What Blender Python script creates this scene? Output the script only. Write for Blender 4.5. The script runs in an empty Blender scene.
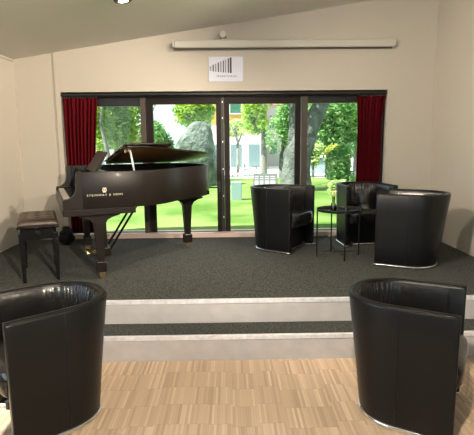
import bpy, bmesh, math, random
from mathutils import Vector, Matrix
random.seed(7)
PI = math.pi
scn = bpy.context.scene
COL = scn.collection

# ------------------------------------------------------------------ camera
H = 1.6
PITCH, YAW, ROLL = math.radians(9.0), 0.014, 0.0095
f = Vector((math.sin(YAW)*math.cos(PITCH), math.cos(YAW)*math.cos(PITCH), -math.sin(PITCH)))
r = Vector((math.cos(YAW), -math.sin(YAW), 0)); u = r.cross(f)
c, s = math.cos(ROLL), math.sin(ROLL)
r2 = r*c - u*s; u2 = u*c + r*s
cam_d = bpy.data.cameras.new('camera'); cam = bpy.data.objects.new('camera', cam_d); COL.objects.link(cam)
cam_d.sensor_fit = 'HORIZONTAL'; cam_d.sensor_width = 36; cam_d.lens = 36*474/474
cam_d.clip_end = 400
m = Matrix((r2, u2, -f)).transposed().to_4x4(); m.translation = Vector((0, 0, H)); cam.matrix_world = m
scn.camera = cam

# ------------------------------------------------------------------ world, sun, lights, exposure
w = bpy.data.worlds.new('world'); scn.world = w; w.use_nodes = True
nt = w.node_tree; nt.nodes.clear()
wo = nt.nodes.new('ShaderNodeOutputWorld'); bg = nt.nodes.new('ShaderNodeBackground')
bg.inputs[0].default_value = (0.80, 0.93, 1.0, 1); bg.inputs[1].default_value = 1.3
nt.links.new(bg.outputs[0], wo.inputs[0])

def light(name, kind, loc, direction, energy, color, **kw):
    d = bpy.data.lights.new(name, kind); o = bpy.data.objects.new(name, d); COL.objects.link(o)
    d.energy = energy; d.color = color
    for k, v in kw.items(): setattr(d, k, v)
    o.location = loc; o.rotation_euler = Vector(direction).to_track_quat('-Z', 'Y').to_euler()
    return o
light('sun', 'SUN', (-10, -5, 20), (0.62, 0.30, -1.0), 14.0, (1.0, 0.95, 0.85), angle=0.01)
# daylight entering through the windows of the hall behind the camera
light('daylight_left', 'AREA', (-2.60, 1.1, 1.75), (1, 0, -0.1), 30, (0.72, 0.87, 1.0), shape='RECTANGLE', size=2.6, size_y=1.5)
light('daylight_rear', 'AREA', (-0.2, -3.9, 1.7), (0, 1, -0.05), 26, (0.70, 0.85, 1.0), shape='RECTANGLE', size=2.7, size_y=2.0)
# ceiling downlights, the last one added: x, y, aim point, power, beam angle
SPOTS = [(-0.951, 4.567, (2.3, 5.2, .6), 100, 90), (1.0, 4.567, (-2.6, 5.2, .8), 230, 85), (-0.95, 1.7, (2.3, 5.4, .9), 420, 80),
         (1.75, 3.2, (-2.6, 5.7, .9), 240, 75), (2.3, -2.6, (-2.2, 6.0, 1.2), 1500, 36), (0.1, 0.9, (0, 2.5, 0), 300, 95)]  # last lamp is unseen, added to brighten the wooden floor
vs = scn.view_settings
vs.view_transform = 'Standard'; vs.look = 'None'; vs.gamma = 1; vs.use_curve_mapping = False
vs.exposure = 0.3

# ------------------------------------------------------------------ materials
def mat(name, col, rough=0.5, metal=0.0, spec=0.5, noise=None, bump=None, coat=0, trans=None, emit=None, sheen=0):
    m = bpy.data.materials.new(name); m.use_nodes = True
    n = m.node_tree.nodes; l = m.node_tree.links; b = n['Principled BSDF']
    b.inputs['Base Color'].default_value = (*col, 1); b.inputs['Roughness'].default_value = rough
    b.inputs['Metallic'].default_value = metal; b.inputs['Specular IOR Level'].default_value = spec
    if coat: b.inputs['Coat Weight'].default_value = coat; b.inputs['Coat Roughness'].default_value = 0.08
    if sheen: b.inputs['Sheen Weight'].default_value = sheen
    tc = n.new('ShaderNodeTexCoord')
    if noise:      # (scale, amount, second colour)
        t = n.new('ShaderNodeTexNoise'); t.inputs['Scale'].default_value = noise[0]; t.inputs['Detail'].default_value = 4
        l.new(tc.outputs['Object'], t.inputs['Vector'])
        mr = n.new('ShaderNodeMapRange'); mr.inputs[1].default_value = 0.5-noise[1]; mr.inputs[2].default_value = 0.5+noise[1]
        l.new(t.outputs['Fac'], mr.inputs[0])
        mx = n.new('ShaderNodeMix'); mx.data_type = 'RGBA'
        mx.inputs[6].default_value = (*col, 1); mx.inputs[7].default_value = (*noise[2], 1)
        l.new(mr.outputs[0], mx.inputs[0]); l.new(mx.outputs[2], b.inputs['Base Color'])
    if bump:       # (scale, strength, distance)
        t = n.new('ShaderNodeTexNoise'); t.inputs['Scale'].default_value = bump[0]; t.inputs['Detail'].default_value = 5
        l.new(tc.outputs['Object'], t.inputs['Vector'])
        bp = n.new('ShaderNodeBump'); bp.inputs['Strength'].default_value = bump[1]; bp.inputs['Distance'].default_value = bump[2]
        l.new(t.outputs['Fac'], bp.inputs['Height']); l.new(bp.outputs[0], b.inputs['Normal'])
    if emit:
        b.inputs['Emission Color'].default_value = (*emit[0], 1); b.inputs['Emission Strength'].default_value = emit[1]
    return m

M = {}
M['wall'] = mat('wall_paint', (0.53, 0.495, 0.43), 0.75, noise=(1.2, 0.3, (0.505, 0.47, 0.41)), bump=(160, 0.08, 0.002))
M['ceiling'] = mat('ceiling_paint', (0.76, 0.75, 0.69), 0.85, noise=(0.9, 0.3, (0.73, 0.72, 0.66)))
M['carpet'] = mat('carpet', (0.010, 0.0125, 0.0115), 0.95, spec=0.15, noise=(95, 0.11, (0.080, 0.083, 0.074)), bump=(200, 0.6, 0.004), sheen=0.03)
M['riser'] = mat('riser_paint', (0.47, 0.455, 0.45), 0.55, noise=(9, 0.25, (0.38, 0.37, 0.37)))
M['alu'] = mat('brushed_aluminium', (0.90, 0.92, 0.98), 0.45, 0.4, noise=(25, 0.3, (0.62, 0.63, 0.66)))
M['leather'] = mat('black_leather', (0.004, 0.0045, 0.005), 0.36, spec=0.32, bump=(38, 0.22, 0.006))
M['leather_in'] = mat('creased_black_leather', (0.006, 0.006, 0.006), 0.24, spec=0.6, bump=(16, 0.35, 0.01))
M['chrome'] = mat('chrome', (0.85, 0.86, 0.88), 0.12, 1.0)
M['piano'] = mat('satin_black_lacquer', (0.010, 0.0075, 0.006), 0.36, spec=0.25, coat=0.03)
M['ebony'] = mat('black_lacquer', (0.006, 0.006, 0.006), 0.25, spec=0.25)
M['gold'] = mat('gilded_iron', (0.55, 0.32, 0.10), 0.4, 0.6)
M['brass'] = mat('brass', (0.80, 0.62, 0.30), 0.22, 1.0)
M['soundboard'] = mat('spruce_board', (0.42, 0.24, 0.11), 0.4)
M['ivory'] = mat('white_keys', (0.80, 0.76, 0.68), 0.3)
M['felt'] = mat('red_felt', (0.20, 0.02, 0.02), 0.9)
M['letter'] = mat('brass_inlay', (0.85, 0.78, 0.60), 0.35, 0.3)
M['frame'] = mat('bronze_frame', (0.013, 0.008, 0.006), 0.5, spec=0.2)
M['post'] = mat('grey_bronze_post', (0.065, 0.050, 0.040), 0.5, 0.1)
M['black'] = mat('black_metal', (0.012, 0.012, 0.012), 0.4)
M['sill'] = mat('pale_threshold', (0.62, 0.48, 0.42), 0.45)
M['white'] = mat('white_plastic', (0.52, 0.51, 0.45), 0.45)
M['paper'] = mat('white_sign_board', (0.62, 0.65, 0.78), 0.5)
M['ink'] = mat('black_print', (0.015, 0.015, 0.018), 0.5)
M['ink2'] = mat('grey_print', (0.28, 0.27, 0.30), 0.5)
M['ink3'] = mat('pale_grey_print', (0.60, 0.58, 0.63), 0.5)
M['curtain'] = mat('dark_red_velvet', (0.085, 0.002, 0.006), 0.85, spec=0.1)
M['bench_leather'] = mat('brown_black_leather', (0.045, 0.027, 0.017), 0.42, bump=(40, 0.3, 0.004))
M['lawn'] = mat('grass', (0.065, 0.135, 0.022), 0.9, spec=0.1, noise=(0.9, 0.14, (0.17, 0.25, 0.075)), bump=(30, 0.6, 0.03))  # paler patches in the grass colour stand in for dappled sunlight
M['plaza'] = mat('pale_paving', (0.80, 0.80, 0.76), 0.8, noise=(0.4, 0.3, (0.70, 0.70, 0.66)))
M['rock'] = mat('pale_green_stone', (0.055, 0.080, 0.066), 0.85, noise=(3.5, 0.12, (0.15, 0.19, 0.16)), bump=(5, 1.0, 0.15))
M['bark'] = mat('grey_bark', (0.06, 0.072, 0.065), 0.9, noise=(5, 0.15, (0.13, 0.15, 0.135)), bump=(14, 1.0, 0.06))
M['bark2'] = mat('pale_bark', (0.10, 0.11, 0.09), 0.9, noise=(6, 0.15, (0.18, 0.18, 0.165)))
M['cream'] = mat('white_render', (0.42, 0.43, 0.43), 0.8)
M['yellow'] = mat('yellow_render', (0.36, 0.22, 0.04), 0.8)
M['teal'] = mat('green_shutter', (0.02, 0.11, 0.07), 0.6)
M['wing'] = mat('window_glass_far', (0.12, 0.18, 0.20), 0.15)
M['carpaint'] = mat('pale_blue_car_paint', (0.25, 0.32, 0.38), 0.25, 0.2, coat=0.5)
M['rubber'] = mat('rubber', (0.02, 0.02, 0.02), 0.8)
M['slab'] = mat('pale_blue_block', (0.22, 0.33, 0.32), 0.7)
M['board'] = mat('grey_info_board', (0.07, 0.085, 0.08), 0.6)
M['cloth'] = mat('black_cloth', (0.01, 0.01, 0.012), 0.9)
M['stem'] = mat('flower_stem', (0.35, 0.36, 0.08), 0.6)
M['petal'] = mat('pale_pink_petals', (0.85, 0.62, 0.50), 0.6)
M['water'] = mat('tray_top', (0.015, 0.016, 0.017), 0.18, spec=0.6)
M['lamp'] = mat('lamp_glow', (1, 1, 1), 0.5, emit=((1.0, 0.96, 0.85), 8))

def glass_mat(name, tint, gl):
    m = bpy.data.materials.new(name); m.use_nodes = True; n = m.node_tree.nodes; l = m.node_tree.links; n.clear()
    o = n.new('ShaderNodeOutputMaterial'); mx = n.new('ShaderNodeMixShader'); t = n.new('ShaderNodeBsdfTransparent'); g = n.new('ShaderNodeBsdfGlossy')
    fr = n.new('ShaderNodeFresnel'); fr.inputs[0].default_value = 1.45
    ml = n.new('ShaderNodeMath'); ml.operation = 'MULTIPLY'; ml.inputs[1].default_value = gl
    t.inputs[0].default_value = (*tint, 1); g.inputs['Roughness'].default_value = 0.02
    l.new(fr.outputs[0], ml.inputs[0]); l.new(ml.outputs[0], mx.inputs[0]); l.new(t.outputs[0], mx.inputs[1]); l.new(g.outputs[0], mx.inputs[2]); l.new(mx.outputs[0], o.inputs[0])
    return m
M['glass'] = glass_mat('window_glass', (0.97, 1.0, 0.98), 0.45)
M['vglass'] = glass_mat('clear_glass', (0.80, 0.84, 0.82), 2.0)

def leaf_mat(name, a, b_):
    m = bpy.data.materials.new(name); m.use_nodes = True; n = m.node_tree.nodes; l = m.node_tree.links; n.clear()
    o = n.new('ShaderNodeOutputMaterial'); ad = n.new('ShaderNodeMixShader'); ad.inputs[0].default_value = 0.5
    d = n.new('ShaderNodeBsdfDiffuse'); t = n.new('ShaderNodeBsdfTranslucent')
    tc = n.new('ShaderNodeTexCoord'); ns = n.new('ShaderNodeTexNoise'); ns.inputs['Scale'].default_value = 2.6; ns.inputs['Detail'].default_value = 5
    l.new(tc.outputs['Object'], ns.inputs['Vector'])
    mr = n.new('ShaderNodeMapRange'); mr.inputs[1].default_value = 0.38; mr.inputs[2].default_value = 0.62; l.new(ns.outputs['Fac'], mr.inputs[0])
    mx = n.new('ShaderNodeMix'); mx.data_type = 'RGBA'; mx.inputs[6].default_value = (*a, 1); mx.inputs[7].default_value = (*b_, 1)
    l.new(mr.outputs[0], mx.inputs[0])
    l.new(mx.outputs[2], d.inputs[0]); l.new(mx.outputs[2], t.inputs[0]); l.new(d.outputs[0], ad.inputs[1]); l.new(t.outputs[0], ad.inputs[2]); l.new(ad.outputs[0], o.inputs[0])
    return m
M['leaf_lime'] = leaf_mat('lime_leaves', (0.18, 0.35, 0.04), (0.46, 0.60, 0.14))
M['leaf_green'] = leaf_mat('green_leaves', (0.11, 0.29, 0.08), (0.36, 0.55, 0.25))
M['leaf_pale'] = leaf_mat('pale_leaves', (0.36, 0.52, 0.20), (0.62, 0.70, 0.36))
M['leaf_yellow'] = leaf_mat('yellow_leaves', (0.34, 0.38, 0.05), (0.50, 0.54, 0.14))

def parquet():
    m = bpy.data.materials.new('oak_strip_parquet'); m.use_nodes = True; n = m.node_tree.nodes; l = m.node_tree.links; b = n['Principled BSDF']
    tc = n.new('ShaderNodeTexCoord'); sp = n.new('ShaderNodeSeparateXYZ'); l.new(tc.outputs['Object'], sp.inputs[0])
    def mth(op, a, v=None, bb=None):
        q = n.new('ShaderNodeMath'); q.operation = op; l.new(a, q.inputs[0])
        if v is not None: q.inputs[1].default_value = v
        if bb is not None: l.new(bb, q.inputs[1])
        return q.outputs[0]
    # strips run away from the camera in blocks
    xb = mth('FLOOR', mth('DIVIDE', sp.outputs[0], 0.152))
    wn0 = n.new('ShaderNodeTexWhiteNoise'); wn0.noise_dimensions = '1D'; l.new(xb, wn0.inputs['W'])
    yoff = mth('ADD', mth('DIVIDE', sp.outputs[1], 0.21), None, mth('MULTIPLY', wn0.outputs['Value'], 0.35))
    ix = mth('FLOOR', mth('DIVIDE', sp.outputs[0], 0.0155)); iy = mth('FLOOR', yoff)
    cb = n.new('ShaderNodeCombineXYZ'); l.new(ix, cb.inputs[0]); l.new(iy, cb.inputs[1])
    wn = n.new('ShaderNodeTexWhiteNoise'); wn.noise_dimensions = '2D'; l.new(cb.outputs[0], wn.inputs['Vector'])
    cr = n.new('ShaderNodeValToRGB'); l.new(wn.outputs['Value'], cr.inputs[0])
    e = cr.color_ramp.elements; e[0].color = (0.43, 0.31, 0.21, 1); e[1].color = (0.66, 0.52, 0.37, 1)
    k = e.new(0.25); k.color = (0.51, 0.375, 0.26, 1)
    k = e.new(0.7); k.color = (0.57, 0.43, 0.30, 1)
    fy = mth('FRACT', yoff); jy = mth('LESS_THAN', fy, 0.015)
    fx = mth('FRACT', mth('DIVIDE', sp.outputs[0], 0.0155)); jx = mth('LESS_THAN', fx, 0.07)
    j = mth('MAXIMUM', jy, None, jx)
    mx = n.new('ShaderNodeMix'); mx.data_type = 'RGBA'; mx.inputs[7].default_value = (0.22, 0.13, 0.07, 1)
    jm = mth('MULTIPLY', j, 0.35)
    l.new(jm, mx.inputs[0]); l.new(cr.outputs[0], mx.inputs[6])
    ns = n.new('ShaderNodeTexNoise'); ns.inputs['Scale'].default_value = 1.3; ns.inputs['Detail'].default_value = 5; l.new(tc.outputs['Object'], ns.inputs[0])
    m2 = n.new('ShaderNodeMix'); m2.data_type = 'RGBA'; m2.blend_type = 'MULTIPLY'; m2.inputs[0].default_value = 0.35
    l.new(mx.outputs[2], m2.inputs[6]); l.new(ns.outputs['Color'], m2.inputs[7])
    l.new(mx.outputs[2], b.inputs['Base Color'])
    b.inputs['Roughness'].default_value = 0.42; b.inputs['Specular IOR Level'].default_value = 0.4
    return m
M['parquet'] = parquet()

# ------------------------------------------------------------------ mesh helpers
def link(name, bm, m, parent=None, smooth=False, bevel=0.0, bseg=2):
    bmesh.ops.recalc_face_normals(bm, faces=bm.faces)
    me = bpy.data.meshes.new(name); bm.to_mesh(me); bm.free()
    for mm in (m if isinstance(m, (list, tuple)) else [m]): me.materials.append(mm)
    if smooth:
        for p in me.polygons: p.use_smooth = True
    o = bpy.data.objects.new(name, me); COL.objects.link(o)
    if parent: o.parent = parent
    if bevel:
        md = o.modifiers.new('bevel', 'BEVEL'); md.width = bevel; md.segments = bseg; md.limit_method = 'ANGLE'; md.angle_limit = 0.6
    return o
def tag(o, label, cat, group=None, kind=None):
    o['label'] = label; o['category'] = cat
    if group: o['group'] = group
    if kind: o['kind'] = kind
    return o
def empty(name, loc, rz=0):
    o = bpy.data.objects.new(name, None); COL.objects.link(o); o.location = loc; o.rotation_euler = (0, 0, rz); o.empty_display_size = 0.1
    return o
def struct(o): o['kind'] = 'structure'; return o
def box(bm, x0, x1, y0, y1, z0, z1, mi=0):
    v = [bm.verts.new(p) for p in ((x0,y0,z0),(x1,y0,z0),(x1,y1,z0),(x0,y1,z0),(x0,y0,z1),(x1,y0,z1),(x1,y1,z1),(x0,y1,z1))]
    for q in ((0,3,2,1),(4,5,6,7),(0,1,5,4),(1,2,6,5),(2,3,7,6),(3,0,4,7)):
        fc = bm.faces.new([v[i] for i in q]); fc.material_index = mi
    return v
def hexa(bm, lo, hi):
    """frustum between two 4 point loops"""
    a = [bm.verts.new(p) for p in lo]; b = [bm.verts.new(p) for p in hi]
    bm.faces.new(a[::-1]); bm.faces.new(b)
    for i in range(4): bm.faces.new((a[i], a[(i+1) % 4], b[(i+1) % 4], b[i]))
def prism(bm, pts, fn):
    """pts 2D list, fn(p,k) -> 3D for k=0,1"""
    a = [bm.verts.new(fn(p, 0)) for p in pts]; b = [bm.verts.new(fn(p, 1)) for p in pts]
    bm.faces.new(a[::-1]); bm.faces.new(b); n = len(pts)
    for i in range(n): bm.faces.new((a[i], a[(i+1) % n], b[(i+1) % n], b[i]))
def tube(bm, pts, rad, seg=8, closed=False, flat=None):
    pts = [Vector(p) for p in pts]; n = len(pts); rings = []
    rads = rad if isinstance(rad, (list, tuple)) else [rad]*n
    prev = None
    for i, p in enumerate(pts):
        if closed: t = pts[(i+1) % n] - pts[i-1]
        else: t = pts[min(i+1, n-1)] - pts[max(i-1, 0)]
        t.normalize()
        ref = Vector((0, 0, 1)) if abs(t.z) < 0.95 else Vector((1, 0, 0))
        if prev is not None and not closed:
            ref = prev
        a = t.cross(ref)
        if a.length < 1e-4: a = t.cross(Vector((0.3, 1, 0.2)))
        a.normalize(); b = a.cross(t).normalized(); prev = b
        rings.append([bm.verts.new(p + a*math.cos(2*PI*k/seg)*rads[i] + b*math.sin(2*PI*k/seg)*rads[i]) for k in range(seg)])
    for i in range(n if closed else n-1):
        A, B = rings[i], rings[(i+1) % n]
        for k in range(seg): bm.faces.new((A[k], A[(k+1) % seg], B[(k+1) % seg], B[k]))
    if not closed:
        bm.faces.new(rings[0][::-1]); bm.faces.new(rings[-1])
def lathe(bm, prof, cx=0, cy=0, cz=0, seg=24):
    rings = []
    for (rr, z) in prof:
        rings.append([bm.verts.new((cx+rr*math.cos(2*PI*k/seg), cy+rr*math.sin(2*PI*k/seg), cz+z)) for k in range(seg)])
    for A, B in zip(rings, rings[1:]):
        for k in range(seg): bm.faces.new((A[k], A[(k+1) % seg], B[(k+1) % seg], B[k]))
    bm.faces.new(rings[0][::-1]); bm.faces.new(rings[-1])
def text_mesh(name, body, size, matrix, m, parent, extrude=0.001, spacing=1.0):
    cu = bpy.data.curves.new(name, 'FONT'); cu.body = body; cu.size = size; cu.extrude = extrude; cu.align_x = 'CENTER'; cu.align_y = 'CENTER'; cu.space_character = spacing
    t = bpy.data.objects.new(name+'_src', cu); COL.objects.link(t)
    dg = bpy.context.evaluated_depsgraph_get(); dg.update()
    me = bpy.data.meshes.new_from_object(t.evaluated_get(dg)); bpy.data.objects.remove(t)
    me.transform(matrix); me.materials.clear(); me.materials.append(m); me.name = name
    o = bpy.data.objects.new(name, me); COL.objects.link(o); o.parent = parent
    return o
def noise3(x, y, z):
    from mathutils import noise
    return noise.noise(Vector((x, y, z)))
def copy_tree(o, parent=None):
    c = o.copy(); COL.objects.link(c)
    if parent: c.parent = parent
    for ch in [q for q in o.children]: copy_tree(ch, c)
    return c

# ------------------------------------------------------------------ the room
XL, XR, YB, YF = -2.65, 2.58, 6.08, -4.0
S, STEP, Y0, Y1 = 0.377, 0.19, 3.32, 3.585
def cz(x): return 2.632 + 0.149*(x+2.66)
bm = bmesh.new(); box(bm, XL-.2, XR+.2, YF-.2, Y0+.0, -0.15, 0); struct(link('floor', bm, M['parquet']))
bm = bmesh.new(); box(bm, XL, XR, Y0+.012, Y1+.02, 0, STEP-.002); box(bm, XL, XR, Y1+.012, YB+.22, 0, S-.001)
plat = struct(link('floor_platform', bm, M['carpet']))
for k, (yy, z0, z1) in enumerate(((Y0, 0, STEP), (Y1, STEP, S))):
    bm = bmesh.new(); box(bm, XL, XR, yy, yy+.012, z0, z1-.022); link('riser', bm, M['riser'], plat)
    bm = bmesh.new(); prism(bm, [(yy-.006, z1-.026), (yy-.006, z1+.002), (yy-.003, z1+.004), (yy+.022, z1+.004), (yy+.022, z1-.001), (yy+.012, z1-.001), (yy+.012, z1-.026)], lambda p, k: (XL if k == 0 else XR, p[0], p[1]))
    link('stair_nosing', bm, M['alu'], plat)
bm = bmesh.new()
prism(bm, [(XL-.2, cz(XL-.2)), (XR+.2, cz(XR+.2)), (XR+.2, cz(XR+.2)+.15), (XL-.2, cz(XL-.2)+.15)], lambda p, k: (p[0], YF-.2 if k == 0 else YB+.25, p[1]))
struct(link('ceiling', bm, M['ceiling']))
WX0, WX1, WZ1 = -2.095, 1.99, 2.235
bm = bmesh.new()
def wp(pts, ya, yb): prism(bm, pts, lambda p, k: (p[0], ya if k == 0 else yb, p[1]))
wp([(XL, 0), (WX0-.06, 0), (WX0-.06, cz(WX0-.06)+.02), (XL, cz(XL)+.02)], YB+.015, YB+.25)
wp([(WX1+.03, 0), (XR, 0), (XR, cz(XR)+.02), (WX1+.03, cz(WX1+.03)+.02)], YB+.012, YB+.25)
wp([(WX0-.06, WZ1), (WX1+.03, WZ1), (WX1+.03, cz(WX1+.03)+.02), (WX0-.06, cz(WX0-.06)+.02)], YB, YB+.25)
wp([(WX0-.06, 0), (WX0, 0), (WX0, WZ1), (WX0-.06, WZ1)], YB, YB+.25)
wp([(WX1, 0), (WX1+.03, 0), (WX1+.03, WZ1), (WX1, WZ1)], YB, YB+.25)
struct(link('wall_back', bm, M['wall']))
# left wall with a window opening beside the camera, right wall, rear wall with a wide window
bm = bmesh.new(); top = cz(XL)+.02
box(bm, XL-.2, XL, YF-.2, -.25, 0, top); box(bm, XL-.2, XL, 2.45, YB+.25, 0, top); box(bm, XL-.2, XL, -.25, 2.45, 0, .95); box(bm, XL-.2, XL, -.25, 2.45, 2.5, top)
struct(link('wall_left', bm, M['wall']))
bm = bmesh.new(); box(bm, XR, XR+.2, YF-.2, YB+.25, 0, cz(XR)+.02); struct(link('wall_right', bm, M['wall']))
bm = bmesh.new()
box(bm, XL, -1.6, YF-.2, YF, 0, 2.6); box(bm, 1.2, XR, YF-.2, YF, 0, 3.2); box(bm, -1.6, 1.2, YF-.2, YF, 0, .7)
prism(bm, [(XL, 2.6), (XR, 2.6), (XR, cz(XR)+.02), (XL, cz(XL)+.02)], lambda p, k: (p[0], YF-.2 if k == 0 else YF, p[1]))
struct(link('wall_rear', bm, M['wall']))
for nm, bx in (('trim_1', (XL, XL+.016, 3.3, YB, cz(XL)-.03, cz(XL)-.002)),):
    bm = bmesh.new(); box(bm, *bx); struct(link(nm, bm, M['wall']))
for nm, x0, x1 in (('trim_2', XL, XL+.014), ('trim_3', XR-.012, XR)):
    bm = bmesh.new(); box(bm, x0, x1, YB+.0, YB+.014, S, cz(x0)-.002); struct(link(nm, bm, M['wall']))

def simple_window(name, axis, a0, a1, z0, z1, pos):
    bm = bmesh.new(); n = 3; t = .05
    def bb(u0, u1, q0, q1, d0=0, d1=.06):
        if axis == 'x': box(bm, u0, u1, pos+d0, pos+d1, q0, q1)
        else: box(bm, pos+d0, pos+d1, u0, u1, q0, q1)
    bb(a0, a1, z0, z0+t); bb(a0, a1, z1-t, z1)
    for i in range(n+1):
        uu = a0 + (a1-a0-t)*i/n; bb(uu, uu+t, z0, z1)
    fr = struct(link(name, bm, M['frame']))
    bm = bmesh.new(); bb(a0+t, a1-t, z0+t, z1-t, .025, .03); link('glass_pane', bm, M['glass'], fr)
simple_window('window_3', 'y', -.25, 2.45, .95, 2.5, XL-.14)
simple_window('window_4', 'x', -1.6, 1.2, .7, 2.6, YF-.14)

# ------------------------------------------------------------------ window wall at the back of the platform
ZB = .437
bm = bmesh.new(); box(bm, WX0, WX1, YB-.005, YB+.25, S, ZB); struct(link('window_sill', bm, M['sill'], None, bevel=.004))
def window_part(name, x0, x1, gx0, gx1, gz0, gz1, y0, y1, m, header=None):
    bm = bmesh.new()
    box(bm, x0, gx0, y0, y1, ZB, 2.17); box(bm, gx1, x1, y0, y1, ZB, 2.17)
    box(bm, gx0, gx1, y0, y1, gz1, 2.17); box(bm, gx0, gx1, y0, y1, ZB, gz0)
    o = struct(link(name, bm, m, bevel=.004))
    ym = (y0+y1)/2
    bm = bmesh.new(); box(bm, gx0-.005, gx1+.005, ym-.004, ym+.004, gz0-.005, gz1+.005); link('glass_pane', bm, M['glass'], o)
    return o
w1 = window_part('window_1', WX0, -1.125, -2.05, -1.13, ZB+.006, 2.065, YB+.10, YB+.16, M['black'])
d1 = window_part('door_1', -1.042, -.105, -.972, -.168, ZB+.004, 2.085, YB+.09, YB+.15, M['frame'])
d2 = window_part('door_2', -.068, .912, .002, .842, ZB+.004, 2.085, YB+.09, YB+.15, M['frame'])
w2 = window_part('window_2', 1.0, WX1, 1.004, 1.95, ZB+.006, 2.088, YB+.10, YB+.16, M['black'])
bm = bmesh.new(); box(bm, WX0, WX1, YB+.08, YB+.2, 2.17, WZ1); struct(link('trim_4', bm, M['frame']))
for i, (a, b_) in enumerate(((-1.125, -1.062), (.927, 1.0))):
    bm = bmesh.new(); box(bm, a, b_, YB+.07, YB+.19, ZB, 2.17); struct(link('trim_%d' % (5+i), bm, M['post'], bevel=.003))
bm = bmesh.new(); box(bm, -.104, -.07, YB+.105, YB+.16, ZB, 2.17); struct(link('trim_7', bm, M['black']))
bm = bmesh.new(); box(bm, -1.061, -1.043, YB+.11, YB+.16, ZB, 2.17); struct(link('trim_8', bm, M['black']))
bm = bmesh.new()
box(bm, -.152, -.122, YB+.075, YB+.09, .96, 1.10); tube(bm, [(-.137, YB+.075, 1.03), (-.137, YB+.02, 1.03), (-.15, YB+.015, 1.03), (-.285, YB+.015, 1.03)], .010, 8)
link('door_handle', bm, M['black'], d1)
bm = bmesh.new()
for zz in (.62, .9, 1.25, 1.6, 1.9, 2.1): box(bm, -.092, -.082, YB+.098, YB+.107, zz, zz+.02)
link('bolt_row', bm, M['alu'], d1)

# curtain rail and curtains
bm = bmesh.new(); box(bm, WX0+.005, WX1-.005, YB-.005, YB+.055, 2.19, 2.215)
rail = link('curtain_rail', bm, M['black'], bevel=.004)
bm = bmesh.new(); box(bm, WX0+.005, WX1-.005, YB+.056, YB+.07, 2.175, 2.232); link('rail_fascia', bm, M['frame'], rail)
tag(rail, 'long black curtain rail along the top of the window wall', 'curtain rail')
YC = YB+.022
def curtain(name, label, top0, top1, bot0, bot1, ztop, zbot, seed, gather):
    root = empty(name, ((top0+top1)/2, YC, zbot)); ox, oy, oz = root.location
    rd = random.Random(seed); nx, nz = 120, 40; bm = bmesh.new(); g = []
    ph = [rd.uniform(0, 6) for _ in range(4)]
    for j in range(nz+1):
        t = j/nz; z = ztop + (zbot-ztop)*t; row = []
        e = min(1, t*1.0)**.8
        a = top0 + (bot0-top0)*gather(t); b = top1 + (bot1-top1)*gather(t)
        for i in range(nx+1):
            q = i/nx; x = a+(b-a)*q
            amp = .012 + .020*min(1, t*4)
            y = YC + amp*math.sin(q*2*PI*8.5+ph[0]+.7*math.sin(q*5+ph[1])+.5*math.sin(t*3+ph[2])) + .007*math.sin(q*2*PI*21+ph[3]+t)*(1-.5*t)
            row.append(bm.verts.new((x-ox, y-oy, z-oz)))
        g.append(row)
    for j in range(nz):
        for i in range(nx): bm.faces.new((g[j][i], g[j][i+1], g[j+1][i+1], g[j+1][i]))
    cl = link('cloth', bm, M['curtain'], root, smooth=True)
    md = cl.modifiers.new('thick', 'SOLIDIFY'); md.thickness = .004
    n = 13
    for k in range(n):
        x = top0+.02+(top1-top0-.04)*k/(n-1)
        bm = bmesh.new(); tube(bm, [(x-ox, YC-oy, ztop-.01-oz), (x-ox, YC-oy, 2.189-oz)], .0045, 6)
        link('curtain_hook', bm, M['black'], root)
    tag(root, label, 'curtain', None)
    return root
curtain('curtain', 'dark red pleated curtain hanging left of the window, behind the grand piano', -2.075, -1.64, -2.075, -1.70, 2.165, .455, 3, lambda t: min(1, t*2.2))
curtain('curtain', 'dark red pleated curtain hanging at the right end of the window wall', 1.605, 1.978, 1.62, 1.935, 2.165, .455, 9, lambda t: min(1, (t*5)**.7) if t < .2 else 1)

# ------------------------------------------------------------------ projector screen housing, sign, downlights
root = empty('projection_screen', (.68, YB-.10, 2.735))
def lb(bm, x0, x1, y0, y1, z0, z1): box(bm, x0-.68, x1-.68, y0-(YB-.10), y1-(YB-.10), z0-2.735, z1-2.735)
bm = bmesh.new(); lb(bm, -.655, 2.02, YB-.10, YB-.005, 2.735, 2.825); link('screen_housing', bm, M['white'], root, bevel=.012)
for x0, x1 in ((-.685, -.653), (2.018, 2.037)):
    bm = bmesh.new(); lb(bm, x0, x1, YB-.09, YB-.002, 2.745, 2.815); link('end_cap', bm, M['white'], root, bevel=.014)
bm = bmesh.new(); lb(bm, -.66, 2.0, YB-.075, YB-.045, 2.722, 2.736); link('bottom_bar', bm, M['post'], root)
for x in (-.066, .68):
    bm = bmesh.new(); lb(bm, x-.03, x+.03, YB-.06, YB-.001, 2.82, 2.845)
    if x < 0:
        tube(bm, [(x-.68, -.02+.0, 2.885-2.735), (x-.68, .098, 2.885-2.735)], .042, 18)
    link('wall_bracket', bm, M['white'], root, bevel=.005)
tag(root, 'long white rolled-up projection screen housing on the wall above the windows', 'projection screen')

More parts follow.
